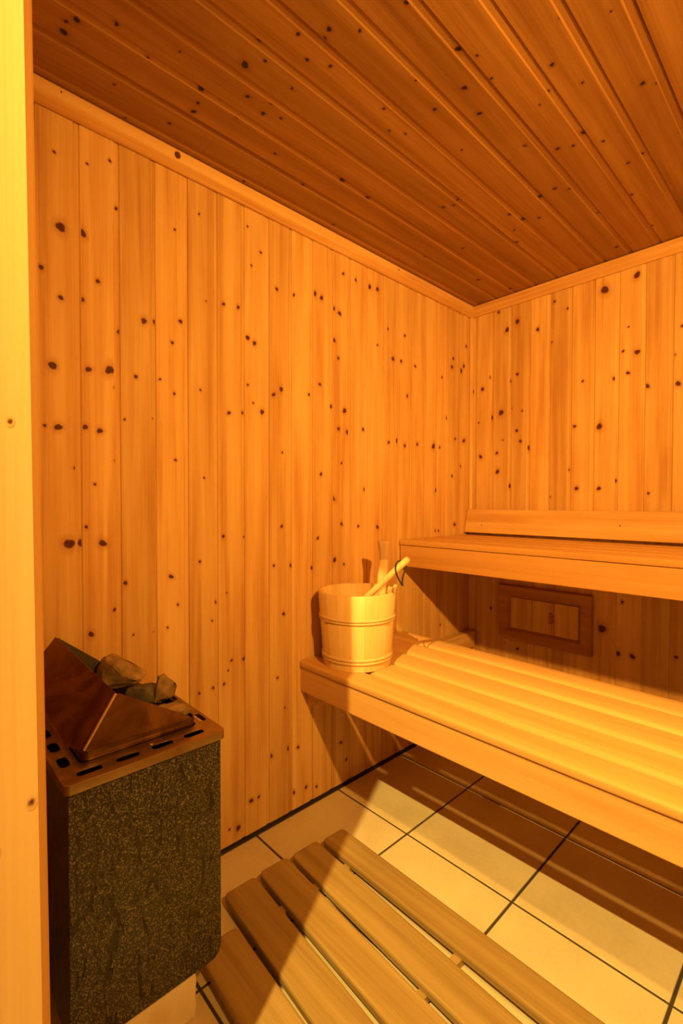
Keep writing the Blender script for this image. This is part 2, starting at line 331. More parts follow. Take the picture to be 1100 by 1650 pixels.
LEAN = 0.011
mb = MB()                                                        # door frame: left jamb with chamfered inner edge
def jamb(x, s, lean):
    prof = [(x, -0.06), (x, 0.105), (x + s * 0.0022, 0.109), (x + s * 0.0055, 0.1115), (x + s * 0.010, 0.1135), (x + s * 0.07, 0.1135), (x + s * 0.07, -0.06)]
    prof2 = [(x, -0.06), (x, 0.1045), (x + s * 0.006, 0.1115), (x + s * 0.012, 0.1145), (x + s * 0.07, 0.1145), (x + s * 0.07, -0.06)]
    A = [mb.v((u, v + (lean if v > 0 else 0), 0.0), 0.3) for u, v in prof2]; B = [mb.v((u, v - (lean * 0.35 if v > 0 else 0), DZ + 0.06), 0.3) for u, v in prof2]
    n = len(A)
    for i in range(n): mb.face([A[i], A[(i + 1) % n], B[(i + 1) % n], B[i]])
    mb.face(A[::-1]); mb.face(B)
jamb(DX0, -1, LEAN)
for (y, z, r) in ((0.088, 1.19, 0.0022), (0.1035, 0.78, 0.003), (0.070, 0.74, 0.003), (0.068, 0.26, 0.002)):
    c = mb.v((DX0 + 0.0003, y, z), 0.3, 0.8)
    rg = [mb.v((DX0 + 0.0003, y + r * math.cos(t * 0.524), z + r * math.sin(t * 0.524)), 0.3, 0.6) for t in range(12)]
    ro = [mb.v((DX0 + 0.0002, y + 2 * r * math.cos(t * 0.524), z + 3 * r * math.sin(t * 0.524)), 0.3, 0.0) for t in range(12)]
    for t in range(12):
        mb.face([c, rg[t], rg[(t + 1) % 12]]); mb.face([rg[t], ro[t], ro[(t + 1) % 12], rg[(t + 1) % 12]])
struct(mb.build('trim_1', m_jamb), 'pale wooden door frame post at the left')
mb = MB(); jamb(DX1, 1, 0); struct(mb.build('trim_2', m_jamb), 'right post of the door frame')
mb = MB(); mb.box((DX0, -0.0, DZ), (DX1, 0.1145, DZ + 0.06), 0.3); struct(mb.build('trim_3', m_jamb), 'head of the door frame')

# floor: tiles on dark grout
mb = MB(); g = 0.0035; T = 0.3705
xs0 = -0.6175; ys0 = 1.2325
def clampbox(i, j):
    x0 = max(xs0 + i * T + g, XL - 0.0); x1 = min(xs0 + (i + 1) * T - g, XR); y0 = ys0 + j * T + g; y1 = min(ys0 + (j + 1) * T - g, YB)
    if i <= -2: x0 = max(x0, XL + 0.008)
    y0 = max(y0, -0.5)
    return x0, x1, y0, y1
for i in range(-2, 4):
    for j in range(-5, 3):
        x0, x1, y0, y1 = clampbox(i, j)
        if x1 - x0 < 0.005 or y1 - y0 < 0.005: continue
        c = 0.0012; sd = hsh(i * 7 + j, 60)
        A = [mb.v(p, sd) for p in ((x0, y0, -0.002), (x1, y0, -0.002), (x1, y1, -0.002), (x0, y1, -0.002))]
        B = [mb.v(p, sd) for p in ((x0 + c, y0 + c, 0), (x1 - c, y0 + c, 0), (x1 - c, y1 - c, 0), (x0 + c, y1 - c, 0))]
        mb.face(B)
        for q in range(4): mb.face([A[q], A[(q + 1) % 4], B[(q + 1) % 4], B[q]])
mb.face([mb.v(p) for p in ((XL - 0.03, -0.5, -0.0018), (XR + 0.03, -0.5, -0.0018), (XR + 0.03, YB + 0.03, -0.0018), (XL - 0.03, YB + 0.03, -0.0018))], 1)
struct(mb.build('floor', [m_tile, m_grout]), 'floor of large beige tiles with dark grout')

# ceiling mouldings, corner strip, floor joint
def moulding(name, fn, a, b_, mat, label, knots=()):
    mb = MB(); prof = [(0.003, 0), (0.033, 0), (0.034, -0.003), (0.029, -0.027), (0.027, -0.030), (0.008, -0.043), (0.003, -0.044)]
    mb.prism(prof, fn, a, b_, 0.4)
    for (kt, kf, kr) in knots:                                   # knots on the upper face of the moulding
        pu = lambda f_: (0.0342 - 0.005 * f_ + 0.0001, -0.003 - 0.024 * f_)
        rings = [[mb.v(fn(*pu(kf + kr * s_ * math.sin(q * 0.524) / 0.024), kt + kr * s_ * math.cos(q * 0.524)), 0.4, kk) for q in range(12)] for s_, kk in ((0.6, 0.95), (1.0, 0.6), (1.25, 0.0))]
        c = mb.v(fn(*pu(kf), kt), 0.4, 1.0)
        for q in range(12):
            mb.face([c, rings[0][q], rings[0][(q + 1) % 12]])
            for r0_, r1_ in zip(rings, rings[1:]): mb.face([r0_[q], r1_[q], r1_[(q + 1) % 12], r0_[(q + 1) % 12]])
    return struct(mb.build(name, mat), label)
moulding('trim_4', lambda u, v, t: (XL + u, t, H + v - 0.003), YF, YB, m_pine_y, 'moulding between left wall and ceiling', knots=((0.588, 0.5, 0.0085), (0.30, 0.3, 0.002), (1.55, 0.4, 0.003)))
moulding('trim_5', lambda u, v, t: (t, YB - u, H + v - 0.003), XL, XR, m_pine_x, 'moulding between far wall and ceiling')
moulding('trim_6', lambda u, v, t: (XR - u, t, H + v - 0.003), YF, YB, m_pine_y, 'moulding between right wall and ceiling')
mb = MB(); mb.prism([(0, 0), (0.012, 0), (0.009, 0.006), (0.006, 0.009), (0, 0.012)], lambda u, v, t: (XL + u, YB - v, t), 0.012, H - 0.045, 0.9)
struct(mb.build('trim_7', m_pine_z), 'thin corner strip between left and far wall')
for nm, lo, hi in (('trim_8', (XL - 0.02, 0.09, -0.001), (XL - 0.004, YB, 0.014)), ('trim_9', (XL, YB + 0.004, -0.001), (XR, YB + 0.02, 0.014))):
    mb = MB(); mb.box(lo, hi); struct(mb.build(nm, m_gap), 'dark joint at the foot of the wall')

# ------------------------------------------------------------------ benches
def slat(mb, y0, y1, z0, z1, x0, x1, seed, r=0.007, front_r=None):
    fr = front_r or r
    def arc(cy, cz, rr, a0, a1, n=5): return [(cy + rr * math.cos(R(a0 + (a1 - a0) * i / n)), cz + rr * math.sin(R(a0 + (a1 - a0) * i / n))) for i in range(n + 1)]
    prof = arc(y0 + fr, z1 - fr, fr, 180, 90) + arc(y1 - r, z1 - r, r, 90, 0) + arc(y1 - 0.003, z0 + 0.003, 0.003, 0, -90, 2) + arc(y0 + 0.003, z0 + 0.003, 0.003, -90, -180, 2)
    mb.prism(prof, lambda u, v, t: (t, u, v), x0, x1, seed)
def bench(name, label, y0, z, fascia_h, slats, x0, x1, rails, th=0.024):
    t = thing(name, label, 'bench', (x0, y0, z - fascia_h))
    mb = MB(); mb.box((x0, y0, z - fascia_h), (x1, y0 + 0.022, z - 0.002), hsh(1, 70))
    f = mb.build('fascia', m_bench, t, bevel=0.0025)
    for k, (a, b_, fr) in enumerate(slats):
        mb = MB(); slat(mb, a, b_, z, z + th, x0 + 0.001, x1, hsh(k, 71 + int(y0 * 10)), front_r=fr)
        mb.build('slat', m_bench, t, smooth=35)
    for (rx0, rx1) in rails:
        mb = MB(); mb.box((rx0, y0 + 0.0225, z - 0.065), (rx1, slats[-1][1] - 0.01, z - 0.0005), 0.2)
        mb.build('cross_rail', m_bench_y, t, bevel=0.002)
    return t
lower = bench('lower_bench', 'lower pale slatted bench with the bucket on it', LB_Y, LB_Z, 0.089,
      [(1.046, 1.130, 0.010), (1.149, 1.257, 0.016), (1.274, 1.382, 0.016), (1.399, 1.507, 0.016), (1.524, 1.622, 0.016)], XL + 0.002, XR - 0.002,
      [(XL + 0.003, XL + 0.04), (-0.775, -0.73), (-0.02, 0.02), (XR - 0.04, XR - 0.003)])
upper = bench('upper_bench', 'upper slatted bench against the far wall', UB_Y, UB_Z, 0.092,
      [(1.594, 1.70, 0.006), (1.712, 1.818, 0.006), (1.830, 1.936, 0.006), (1.948, 2.054, 0.006), (2.066, 2.120, 0.006)], XL + 0.005, XR - 0.002,
      [(XL + 0.006, XL + 0.04), (-0.42, -0.38), (XR - 0.04, XR - 0.003)], th=0.022)

def bearer(label, x0, x1, y0, y1, z0, z1):
    mb = MB(); prof = [(y0 + 0.012, z0), (y1, z0), (y1, z1), (y0, z1), (y0, z0 + 0.02), (y0 + 0.004, z0 + 0.007)]
    mb.prism(prof, lambda u, v, t: (t, u, v), x0, x1, 0.6)
    o = mb.build('bench_bearer', m_pine_y, bevel=0.004, origin=((x0 + x1) / 2, y0, z0)); tag(o, label, 'bearer', 'bench bearers on the walls'); return o
bearer('wooden bearer on the left wall under the lower bench, end showing below its front board', XL + 0.0015, XL + 0.042, 1.078, YB - 0.012, 0.372, 0.4535)
bearer('wooden bearer on the left wall under the upper bench', XL + 0.0015, XL + 0.042, 1.640, YB - 0.012, 0.836, 0.8595)
bearer('wooden bearer on the right wall under the lower bench', XR - 0.042, XR - 0.0015, 1.078, YB - 0.012, 0.372, 0.4535)
bearer('wooden bearer on the right wall under the upper bench', XR - 0.042, XR - 0.0015, 1.640, YB - 0.012, 0.836, 0.8595)

# back rest board, leaning
t = thing('backrest', 'low pine backrest board along the far wall above the upper bench', 'backrest', (XL + 0.01, 2.13, 0.958))
mb = MB(); prof = [(2.106, 0.960), (2.124, 0.957), (2.156, 1.068), (2.153, 1.074), (2.142, 1.075), (2.138, 1.072)]
mb.prism(prof, lambda u, v, q: (q, u, v), XL + 0.004, XR - 0.004, 0.15)
for (x, s_, r) in ((-1.22, 0.82, 0.004), (-0.86, 0.9, 0.004), (-1.235, 0.35, 0.003), (-0.62, 0.5, 0.003)):
    def bp_(u, w): return (x + u, 2.1035 + 0.0355 * (s_ + w / 0.115) , 0.960 + 0.112 * (s_ + w / 0.115))
    c = mb.v(bp_(0, 0), 0.15, 0.9); rg = [mb.v(bp_(r * math.cos(q * 0.524), r * math.sin(q * 0.524)), 0.15, 0.5) for q in range(12)]
    for q in range(12): mb.face([c, rg[q], rg[(q + 1) % 12]])
mb.build('backrest_board', m_pine_x, t)
for x in (-1.28, -0.3, 0.55):
    mb = MB(); mb.prism([(2.1285, 0.965), (2.166, 0.965), (2.166, 1.06), (2.1545, 1.06)], lambda u, v, q: (q, u, v), x, x + 0.03, 0.5); mb.build('spacer_block', m_pine_z, t)

# ------------------------------------------------------------------ vent hatch on the far wall
hx0, hx1, hz0, hz1 = -1.157, -0.730, 0.449, 0.712
t = thing('vent_hatch', 'rectangular wooden vent hatch with mitred frame on the far wall under the upper bench', 'hatch', ((hx0 + hx1) / 2, YB - 0.002, hz0))
w = 0.056; y0, y1 = YB - 0.003, YB - 0.024
def mitre(a, b_, c, d):
    """frame side from outer a-b to inner c-d (x,z)"""
    mb = MB(); prof = [(0.0, 0.6), (0.06, 1.0), (0.80, 0.75), (0.92, 0.35), (1.0, 0.15)]
    A = []; B = []
    for s_, h_ in prof:
        yy = y0 + (y1 - y0) * h_
        A.append(mb.v((a[0] + (d[0] - a[0]) * s_, yy, a[1] + (d[1] - a[1]) * s_), 0.3)); B.append(mb.v((b_[0] + (c[0] - b_[0]) * s_, yy, b_[1] + (c[1] - b_[1]) * s_), 0.3))
    A.append(mb.v((d[0], y0, d[1]), 0.3)); B.append(mb.v((c[0], y0, c[1]), 0.3)); A.append(mb.v((a[0], y0, a[1]), 0.3)); B.append(mb.v((b_[0], y0, b_[1]), 0.3))
    n = len(A)
    for i in range(n): mb.face([A[i], A[(i + 1) % n], B[(i + 1) % n], B[i]])
    mb.face(A[::-1]); mb.face(B)
    return mb
o_ = [(hx0, hz0), (hx1, hz0), (hx1, hz1), (hx0, hz1)]; i_ = [(hx0 + w, hz0 + w), (hx1 - w, hz0 + w), (hx1 - w, hz1 - w), (hx0 + w, hz1 - w)]
for k in range(4):
    mitre(o_[k], o_[(k + 1) % 4], i_[(k + 1) % 4], i_[k]).build('frame_side', m_hatch, t)
mb = MB()
for k in range(3):
    xa = hx0 + w + 0.002 + k * 0.104; mb.box((xa, YB - 0.010, hz0 + w + 0.002), (min(xa + 0.1025, hx1 - w - 0.002), YB - 0.0035, hz1 - w - 0.002), hsh(k, 90))
pn = mb.build('hatch_panel', m_pine_z, t, bevel=0.001)
mb = MB(); mb.box((-0.912, YB - 0.024, 0.560), (-0.897, YB - 0.0095, 0.605)); mb.build('hatch_grip', m_hatch, t, bevel=0.003)

# ------------------------------------------------------------------ duckboard: five weathered slats on cross bearers
t = thing('duckboard', 'weathered slatted wooden duckboard lying on the tiles below the lower bench', 'duckboard', (-0.6, 0.78, 0))
DR = R(-2.6); dc = Vector((-1.14, 0.78, 0))
def dk(u, v, z):   # u along slats from the left end, v across
    return (dc.x + u * math.cos(DR) - v * math.sin(DR), dc.y + u * math.sin(DR) + v * math.cos(DR), z)
lines = [(-0.265, -0.160, 0.11, 0.0), (-0.141, -0.043, 0.0, -0.02), (-0.029, 0.068, -0.004, -0.01), (0.082, 0.179, 0.0, 0.0), (0.193, 0.279, 0.01, 0.035)]
for k, (va, vb, us, skew) in enumerate(lines):
    mb = MB(); r = 0.006; n = 20; L_ = 1.62
    z0, z1 = 0.020, 0.039
    def outline(ins, z):
        pts = []
        cr = 0.014 - ins
        a, b_ = va + ins, vb - ins
        for q in range(5): an = R(180 + 22.5 * q); pts.append((us + ins + cr + cr * math.cos(an), a + cr + cr * math.sin(an)))
        pts.append((us + L_ - ins, a)); pts.append((us + L_ - ins, b_))
        for q in range(5): an = R(90 + 22.5 * q); pts.append((us + ins + cr + cr * math.cos(an), b_ - cr + cr * math.sin(an)))
        return [mb.v(dk(u, v + skew * u, z), hsh(k, 95)) for u, v in pts]
    rings = [outline(0.0, z0), outline(0.0, z1 - 0.006), outline(0.0018, z1 - 0.0018), outline(0.006, z1)]
    for A, B in zip(rings, rings[1:]):
        for q in range(len(A)): mb.face([A[q], A[(q + 1) % len(A)], B[(q + 1) % len(A)], B[q]])
    mb.face(rings[0][::-1]); mb.face(rings[-1])
    mb.build('slat', m_duck, t)
for u in (0.115, 0.50, 0.92, 1.34):
    mb = MB(); V = [dk(u, -0.245 if u > 0.2 else -0.12, 0.001), dk(u + 0.022, -0.245 if u > 0.2 else -0.12, 0.001), dk(u + 0.022, 0.26, 0.001), dk(u, 0.26, 0.001)]
    A = [mb.v(p, 0.4) for p in V]; B = [mb.v((p[0], p[1], 0.0198), 0.4) for p in V]
    for q in range(4): mb.face([A[q], A[(q + 1) % 4], B[(q + 1) % 4], B[q]])
    mb.face(A[::-1]); mb.face(B); mb.build('cross_batten', m_duck, t, bevel=0.001)

# ------------------------------------------------------------------ bucket
bc = (-1.182, 1.190, LB_Z + 0.0248); r0, r1, hb = 0.119, 0.139, 0.256; NS = 18
t = thing('sauna_bucket', 'pale stave-built wooden bucket standing on the lower bench by the left wall', 'bucket', bc)
ear_a = R(36)
for k in range(NS):                                              # staves
    mb = MB(); a0 = 2 * math.pi * k / NS + ear_a - math.pi / NS; a1 = a0 + 2 * math.pi / NS - 0.003; seed = hsh(k, 110)
    top = hb + (0.022 if k == 0 else 0.0)
    m_ = 4
    def P(r, an, z): return (bc[0] + r * math.cos(an), bc[1] + r * math.sin(an), bc[2] + z)
    cols = []
    for q in range(m_ + 1):
        an = a0 + (a1 - a0) * q / m_
        rr = lambda z: r0 + (r1 - r0) * z / hb
        tz = top - (0.010 * (abs(q - 2) / 2) ** 2 if top > hb else 0)
        cols.append([mb.v(P(rr(0), an, 0), seed), mb.v(P(rr(tz) - 0.0, an, tz - 0.004), seed), mb.v(P(rr(tz) - 0.004, an, tz), seed), mb.v(P(rr(tz) - 0.009, an, tz), seed), mb.v(P(rr(tz) - 0.013, an, tz - 0.004), seed), mb.v(P(rr(0) - 0.013, an, 0), seed)])
    for c0, c1 in zip(cols, cols[1:]):
        for j in range(6): mb.face([c0[j], c1[j], c1[(j + 1) % 6], c0[(j + 1) % 6]])
    mb.face(cols[0][::-1]); mb.face(cols[-1])
    mb.build('stave', m_bucket, t, smooth=50)
mb = MB(); rb = r0 + (r1 - r0) * 0.05 - 0.0135
mb.lathe([(0.0005, 0.020), (rb, 0.020), (rb, 0.008), (0.0005, 0.008)], bc, 48); mb.build('bucket_base', m_bucket, t)
def hoop(z, hgt):
    rr = lambda q: r0 + (r1 - r0) * q / hb
    mb = MB(); pr = []
    for j in range(2):                                           # double rounded band
        zc = z + j * hgt / 2
        for q in range(6):
            an = R(-90 + 180 * q / 5); pr.append((rr(zc) + 0.0008 + 0.0042 * math.cos(an), zc + hgt / 4 * (1 + math.sin(an)) ))
    pr = [(rr(z) + 0.0003, z)] + pr + [(rr(z + hgt) + 0.0003, z + hgt)]
    mb.lathe(pr, bc, 64, close=True); mb.build('hoop', m_bucket, t, smooth=60)
hoop(0.158, 0.018); hoop(0.022, 0.022)

# wooden spoon with flared end, standing in the bucket
ax = Vector((-1.145, 1.290, -0.002))
t = thing('wooden_spoon', 'upright wooden spoon with shaded flared handle end standing in the bucket', 'spoon', (ax.x, ax.y, 0.60))
def blade(name, zs, mat, parent):
    mb = MB(); e1 = Vector((0.742, 0.670, 0)); e2 = Vector((-0.67, 0.742, 0)); rings = []; n = 20
    for z, wd, th, sh in zs:
        c = Vector((ax.x, ax.y, z)) + e1 * sh
        rings.append([mb.v(c + e1 * wd * (abs(math.cos(2 * math.pi * q / n)) ** 0.6) * math.copysign(1, math.cos(2 * math.pi * q / n)) + e2 * th * math.sin(2 * math.pi * q / n), 0.5) for q in range(n)])
    for a, b_ in zip(rings, rings[1:]):
        for q in range(n): mb.face([a[q], a[(q + 1) % n], b_[(q + 1) % n], b_[q]])
    mb.face(rings[0][::-1]); mb.face(rings[-1]); return mb.build(name, mat, parent, smooth=50)
o = blade('handle_end', [(0.900, 0.0155, 0.009, -.001), (0.915, 0.0160, 0.010, 0), (0.938, 0.0185, 0.0115, 0), (0.956, 0.0225, 0.013, 0), (0.964, 0.0240, 0.0135, 0), (0.969, 0.0225, 0.012, 0), (0.971, 0.017, 0.008, 0)], m_shaded_spoon, t); o['label'] = 'flared end, door head shadow painted in its colour'
blade('shaft', [(0.70, 0.013, 0.007, -.008), (0.80, 0.0165, 0.0085, -.008), (0.84, 0.0175, 0.009, -.006), (0.875, 0.0165, 0.009, -.003), (0.8998, 0.0155, 0.009, -.001)], m_spoon, t)
mb = MB(); mb.lathe([(0.001, 0.0), (0.02, 0.003), (0.036, 0.018), (0.040, 0.036), (0.036, 0.034), (0.03, 0.018), (0.018, 0.010), (0.001, 0.008)], (ax.x - 0.060, ax.y - 0.060, 0.60), 28)
mb.tube([(ax.x - 0.034, ax.y - 0.034, 0.630), (ax.x - 0.020, ax.y - 0.018, 0.665), (ax.x - 0.008, ax.y - 0.007, 0.705)], 0.008, 10); mb.build('bowl', m_spoon, t, smooth=50)

# ladle with cord loop, leaning over the rim
p0 = Vector((-1.190, 1.135, 0.705)); p1 = Vector((-0.968, 1.210, 0.926))
d = (p1 - p0).normalized()
t = thing('sauna_ladle', 'pale round-handled ladle leaning out of the bucket over its right rim', 'ladle', p0 - d * 0.06)
mb = MB(); mb.tube([p0 - d * 0.03, p0, p0 + d * 0.1, p0 + d * 0.25, p1 - d * 0.006, p1], [0.0085, 0.010, 0.0105, 0.0110, 0.0112, 0.008], 16, 0.2); mb.build('handle', m_spoon, t, smooth=45)
mb = MB(); mb.lathe([(0.001, 0.0), (0.016, 0.003), (0.027, 0.014), (0.031, 0.028), (0.028, 0.028), (0.024, 0.015), (0.014, 0.007), (0.001, 0.005)], tuple(p0 - d * 0.046 - Vector((0, 0, 0.020))), 28); mb.build('bowl', m_spoon, t, smooth=50)
q0 = p1 - d * 0.032; sd_ = Vector((0.72, 0.66, 0.0)).normalized()
tn = q0 + Vector((0.004, -0.004, -0.062)); W_ = Vector((0.72, 0.66, 0))
pts = [q0 + Vector((0, 0, 0.0118)) - W_ * 0.001]
cl = [q0 + Vector((0, -0.0, 0.0135)), q0 + Vector((-0.008, -0.012, 0.010)), q0 + Vector((-0.013, -0.016, -0.008)), q0 + Vector((-0.010, -0.015, -0.028)), q0 + Vector((-0.003, -0.010, -0.048)), tn,
      tn + Vector((0.002, 0.001, 0.02)), q0 + Vector((0.009, 0.003, -0.022)), q0 + Vector((0.011, 0.008, -0.004)), q0 + Vector((0.008, 0.009, 0.009)), q0 + Vector((0, -0.0, 0.0135))]
def smooth_path(P, n=6):
    out = []
    for i in range(len(P) - 1):
        a, b_, c, e = P[max(i - 1, 0)], P[i], P[i + 1], P[min(i + 2, len(P) - 1)]
        for k in range(n):
            s = k / n; out.append(0.5 * ((2 * b_) + (c - a) * s + (2 * a - 5 * b_ + 4 * c - e) * s * s + (3 * b_ - a - 3 * c + e) * s ** 3))
    return out + [P[-1]]
mb = MB(); mb.tube(smooth_path(cl), 0.0027, 8)
kx = MB(); kx.bm.free(); mb.tube([tn + Vector((0, 0, 0.006)), tn, tn - Vector((0, 0, 0.005))], [0.003, 0.0048, 0.002], 8); mb.tube([tn - Vector((0.004, 0, 0.002)), tn + Vector((0.006, 0, -0.005))], 0.002, 8)
o = mb.build('cord_loop', m_black, t, smooth=60); o['label'] = 'black cord loop with a knot'

# ------------------------------------------------------------------ heater
SX, SB, SY0, SY1, ZB, ZT = -0.925, -1.285, 0.210, 0.512, 0.112, 0.612
t = thing('sauna_heater', 'black pitted sauna heater with steel top rim standing on a cream stone', 'heater', ((SX + SB) / 2, (SY0 + SY1) / 2, ZB))
def rrect(x0, x1, y0, y1, r, n=6):
    P = []
    for cx, cy, a in ((x1 - r, y1 - r, 0), (x0 + r, y1 - r, 90), (x0 + r, y0 + r, 180), (x1 - r, y0 + r, 270)):
        for q in range(n + 1): an = R(a + 90 * q / n); P.append((cx + r * math.cos(an), cy + r * math.sin(an)))
    return P
mb = MB(); rings = []                                            # shell: side-on profile with rounded bottom corners
bx0, bx1, by0, by1 = SB + 0.006, SX, SY0 + 0.004, SY1 - 0.002
rc = 0.026                                                       # front plate corners (in y,z) rounded at the bottom
mbf = MB(); prof = [(by0, ZT - 0.025), (by0, ZB + rc)] + [(by0 + rc - rc * math.cos(R(90 * q / 6)), ZB + rc - rc * math.sin(R(90 * q / 6))) for q in range(1, 7)]
prof += [(by1 - rc + rc * math.sin(R(90 * q / 6)), ZB + rc - rc * math.cos(R(90 * q / 6))) for q in range(0, 7)] + [(by1, ZT - 0.025)]
prof[0] = (by0, ZT - 0.0165); prof[-1] = (by1, ZT - 0.0165)
cy_, cz_ = (by0 + by1) / 2, (ZB + ZT) / 2
innr = [(u + (0.003 if u < cy_ else -0.003), v + (0.003 if v < ZB + rc + 0.001 else 0)) for u, v in prof]
mbf.prism(prof + innr[::-1], lambda u, v, q: (q, u, v), bx0 + 0.0032, bx1 - 0.0032)
mbf.build('outer_shell', m_body, t, smooth=50)
mb = MB(); mb.prism(prof, lambda u, v, q: (q, u, v), bx1 - 0.003, bx1); mb.build('front_panel', m_body, t, bevel=0.0014, seg=3, angle=60, smooth=50)
mb = MB(); mb.prism(prof, lambda u, v, q: (q, u, v), bx0, bx0 + 0.003); mb.build('back_panel', m_body, t)
# top rim with slots
def slot_poly(cx, cy, l, w_, along):
    P = []
    for q in range(16):
        an = 2 * math.pi * q / 16; ux = math.cos(an) * w_ / 2 + (l / 2 - w_ / 2) * (1 if math.cos(an) > 1e-6 else -1 if math.cos(an) < -1e-6 else 0); uy = math.sin(an) * w_ / 2
        P.append((cx + (ux if along == 'x' else uy), cy + (uy if along == 'x' else ux)))
    return P
rx0, rx1, ry0, ry1 = SB, SX + 0.009, SY0 - 0.004, SY1 + 0.006
ox0, ox1, oy0, oy1 = SB + 0.055, SX - 0.055, SY0 + 0.038, SY1 - 0.028
mb = MB(); bm = mb.bm
def loop2(P, z): return [mb.v((x, y, z)) for x, y in P]
outer = rrect(rx0, rx1, ry0, ry1, 0.012); inner = rrect(ox0, ox1, oy0, oy1, 0.015)
holes = [inner]
slots = [(SX - 0.022, SY0 + 0.045 + k * 0.068, 'y') for k in range(4)] + [(SX - 0.085 - k * 0.075, SY0 + 0.016, 'x') for k in range(4)] + [(SX - 0.085 - k * 0.075, SY1 - 0.010, 'x') for k in range(4)]
for (cx, cy, al) in slots: holes.append(slot_poly(cx, cy, 0.044, 0.019, al))
edges = []; ol = loop2(outer, ZT)
for i in range(len(ol)): edges.append(bm.edges.new((ol[i], ol[(i + 1) % len(ol)])))
hl = []
for h_ in holes:
    L_ = loop2(h_, ZT); hl.append(L_)
    for i in range(len(L_)): edges.append(bm.edges.new((L_[i], L_[(i + 1) % len(L_)])))
bmesh.ops.triangle_fill(bm, use_beauty=True, use_dissolve=False, edges=edges)
# drop faces that filled the holes
def inside(p, P):
    c = False; n = len(P); j = n - 1
    for i in range(n):
        if (P[i][1] > p[1]) != (P[j][1] > p[1]) and p[0] < (P[j][0] - P[i][0]) * (p[1] - P[i][1]) / (P[j][1] - P[i][1]) + P[i][0]: c = not c
        j = i
    return c
dead = [f for f in bm.faces if any(inside(f.calc_center_median()[:2], h_) for h_ in holes)]
bmesh.ops.delete(bm, geom=dead, context='FACES_ONLY')
def skirt(L_, dz, inset=0.0):
    B = [mb.v((v.co.x, v.co.y, v.co.z - dz)) for v in L_]
    for i in range(len(L_)): mb.face([L_[i], L_[(i + 1) % len(L_)], B[(i + 1) % len(L_)], B[i]])
skirt(ol, 0.0175)
for L_ in hl[1:]: skirt(L_, 0.0015)
skirt(hl[0], 0.02)
mb.build('top_rim', m_rim, t, bevel=0.0018, seg=3, angle=50, smooth=40)
mb = MB(); V = rrect(bx0 + 0.004, bx1 - 0.004, by0 + 0.004, by1 - 0.004, 0.002)
A = [mb.v((x, y, ZT - 0.1)) for x, y in V]; mb.face(A); mb.build('stone_tray', m_inner, t)  # black sheet, also stands in for shade seen through the rim slots
# collar round the stone opening
cx0, cx1, cy0, cy1 = ox0 + 0.002, ox1 - 0.002, oy0 + 0.002, oy1 - 0.002
mb = MB(); oo = rrect(cx0, cx1, cy0, cy1, 0.016); ii = rrect(cx0 + 0.002, cx1 - 0.002, cy0 + 0.002, cy1 - 0.002, 0.014)
def ring4(o1, i1, za, zb):
    a = [mb.v((x, y, za)) for x, y in o1]; b_ = [mb.v((x, y, zb)) for x, y in o1]; c = [mb.v((x, y, zb)) for x, y in i1]; e = [mb.v((x, y, za)) for x, y in i1]
    n = len(a)
    for i in range(n):
        j = (i + 1) % n
        for P_, Q_ in ((a, b_), (b_, c), (c, e), (e, a)): mb.face([P_[i], P_[j], Q_[j], Q_[i]])
ring4(oo, ii, ZT - 0.015, ZT + 0.018)
mb.build('collar', m_steel, t, smooth=40)
# stone guard: folded sheet, tall at the door side, tapering to nothing along both flanks
gbx, gby = cx1 + 0.001, cy0 + 0.002
bl = Vector((gbx - 0.006, gby + 0.004, ZT + 0.020)); bt = Vector((-1.004, 0.320, 0.7195)); pk = Vector((-1.262, 0.2700, 0.7900)); wb = Vector((cx0 + 0.004, gby + 0.004, ZT + 0.020))
fr_b = Vector((gbx - 0.001, cy1 - 0.012, ZT + 0.006)); fr_t = Vector((gbx - 0.003, cy1 - 0.014, ZT + 0.022)); bk = Vector((cx0 + 0.006, cy1 - 0.02, ZT + 0.022)); bkb = Vector((cx0 + 0.004, cy1 - 0.02, ZT + 0.004))
def sheet(name, P, mat, th=0.0015, curve=None):
    mb = MB(); P = [Vector(p) for p in P]; n_ = (P[1] - P[0]).cross(P[2] - P[0]).normalized() * th
    A = [mb.v(p) for p in P]; B = [mb.v(p + n_) for p in P]; n = len(P)
    mb.face(A); mb.face(B[::-1])
    for i in range(n): mb.face([A[i], B[i], B[(i + 1) % n], A[(i + 1) % n]])
    return mb.build(name, mat, t)
e_ = (bt - bl).normalized() * 0.003
sheet('guard_end', [bl + Vector((-0.003, 0, 0)), bt + Vector((-0.003, 0, 0.001)), pk, Vector((-1.2544, 0.2308, 0.7449)), Vector((-1.166, 0.2138, 0.6845)), Vector((-1.0248, 0.231, 0.635))], m_steel)
sheet('guard_flank', [bl + Vector((0, 0.003, 0)), Vector((gbx - 0.001, gby + 0.012, ZT + 0.006)), fr_b, fr_t, bt + Vector((0, 0.004, 0))], m_steel)
sheet('guard_flank', [wb + Vector((0.001, 0.02, -0.01)), pk + Vector((0.0, 0.004, -0.002)), bk, bkb], m_dark_steel)
mb = MB(); mb.tube([bl, bt], 0.0032, 8); o = mb.build('guard_fold', m_edge, t, smooth=60); o['label'] = 'rounded fold of the guard, highlight painted in its colour'
mb = MB(); mb.lathe([(0.0003, 0.003), (0.003, 0.0028), (0.0055, 0.0015), (0.006, 0)], (SX - 0.040, SY0 + 0.165, ZT + 0.0002), 14); mb.build('screw', m_rim, t, smooth=50)

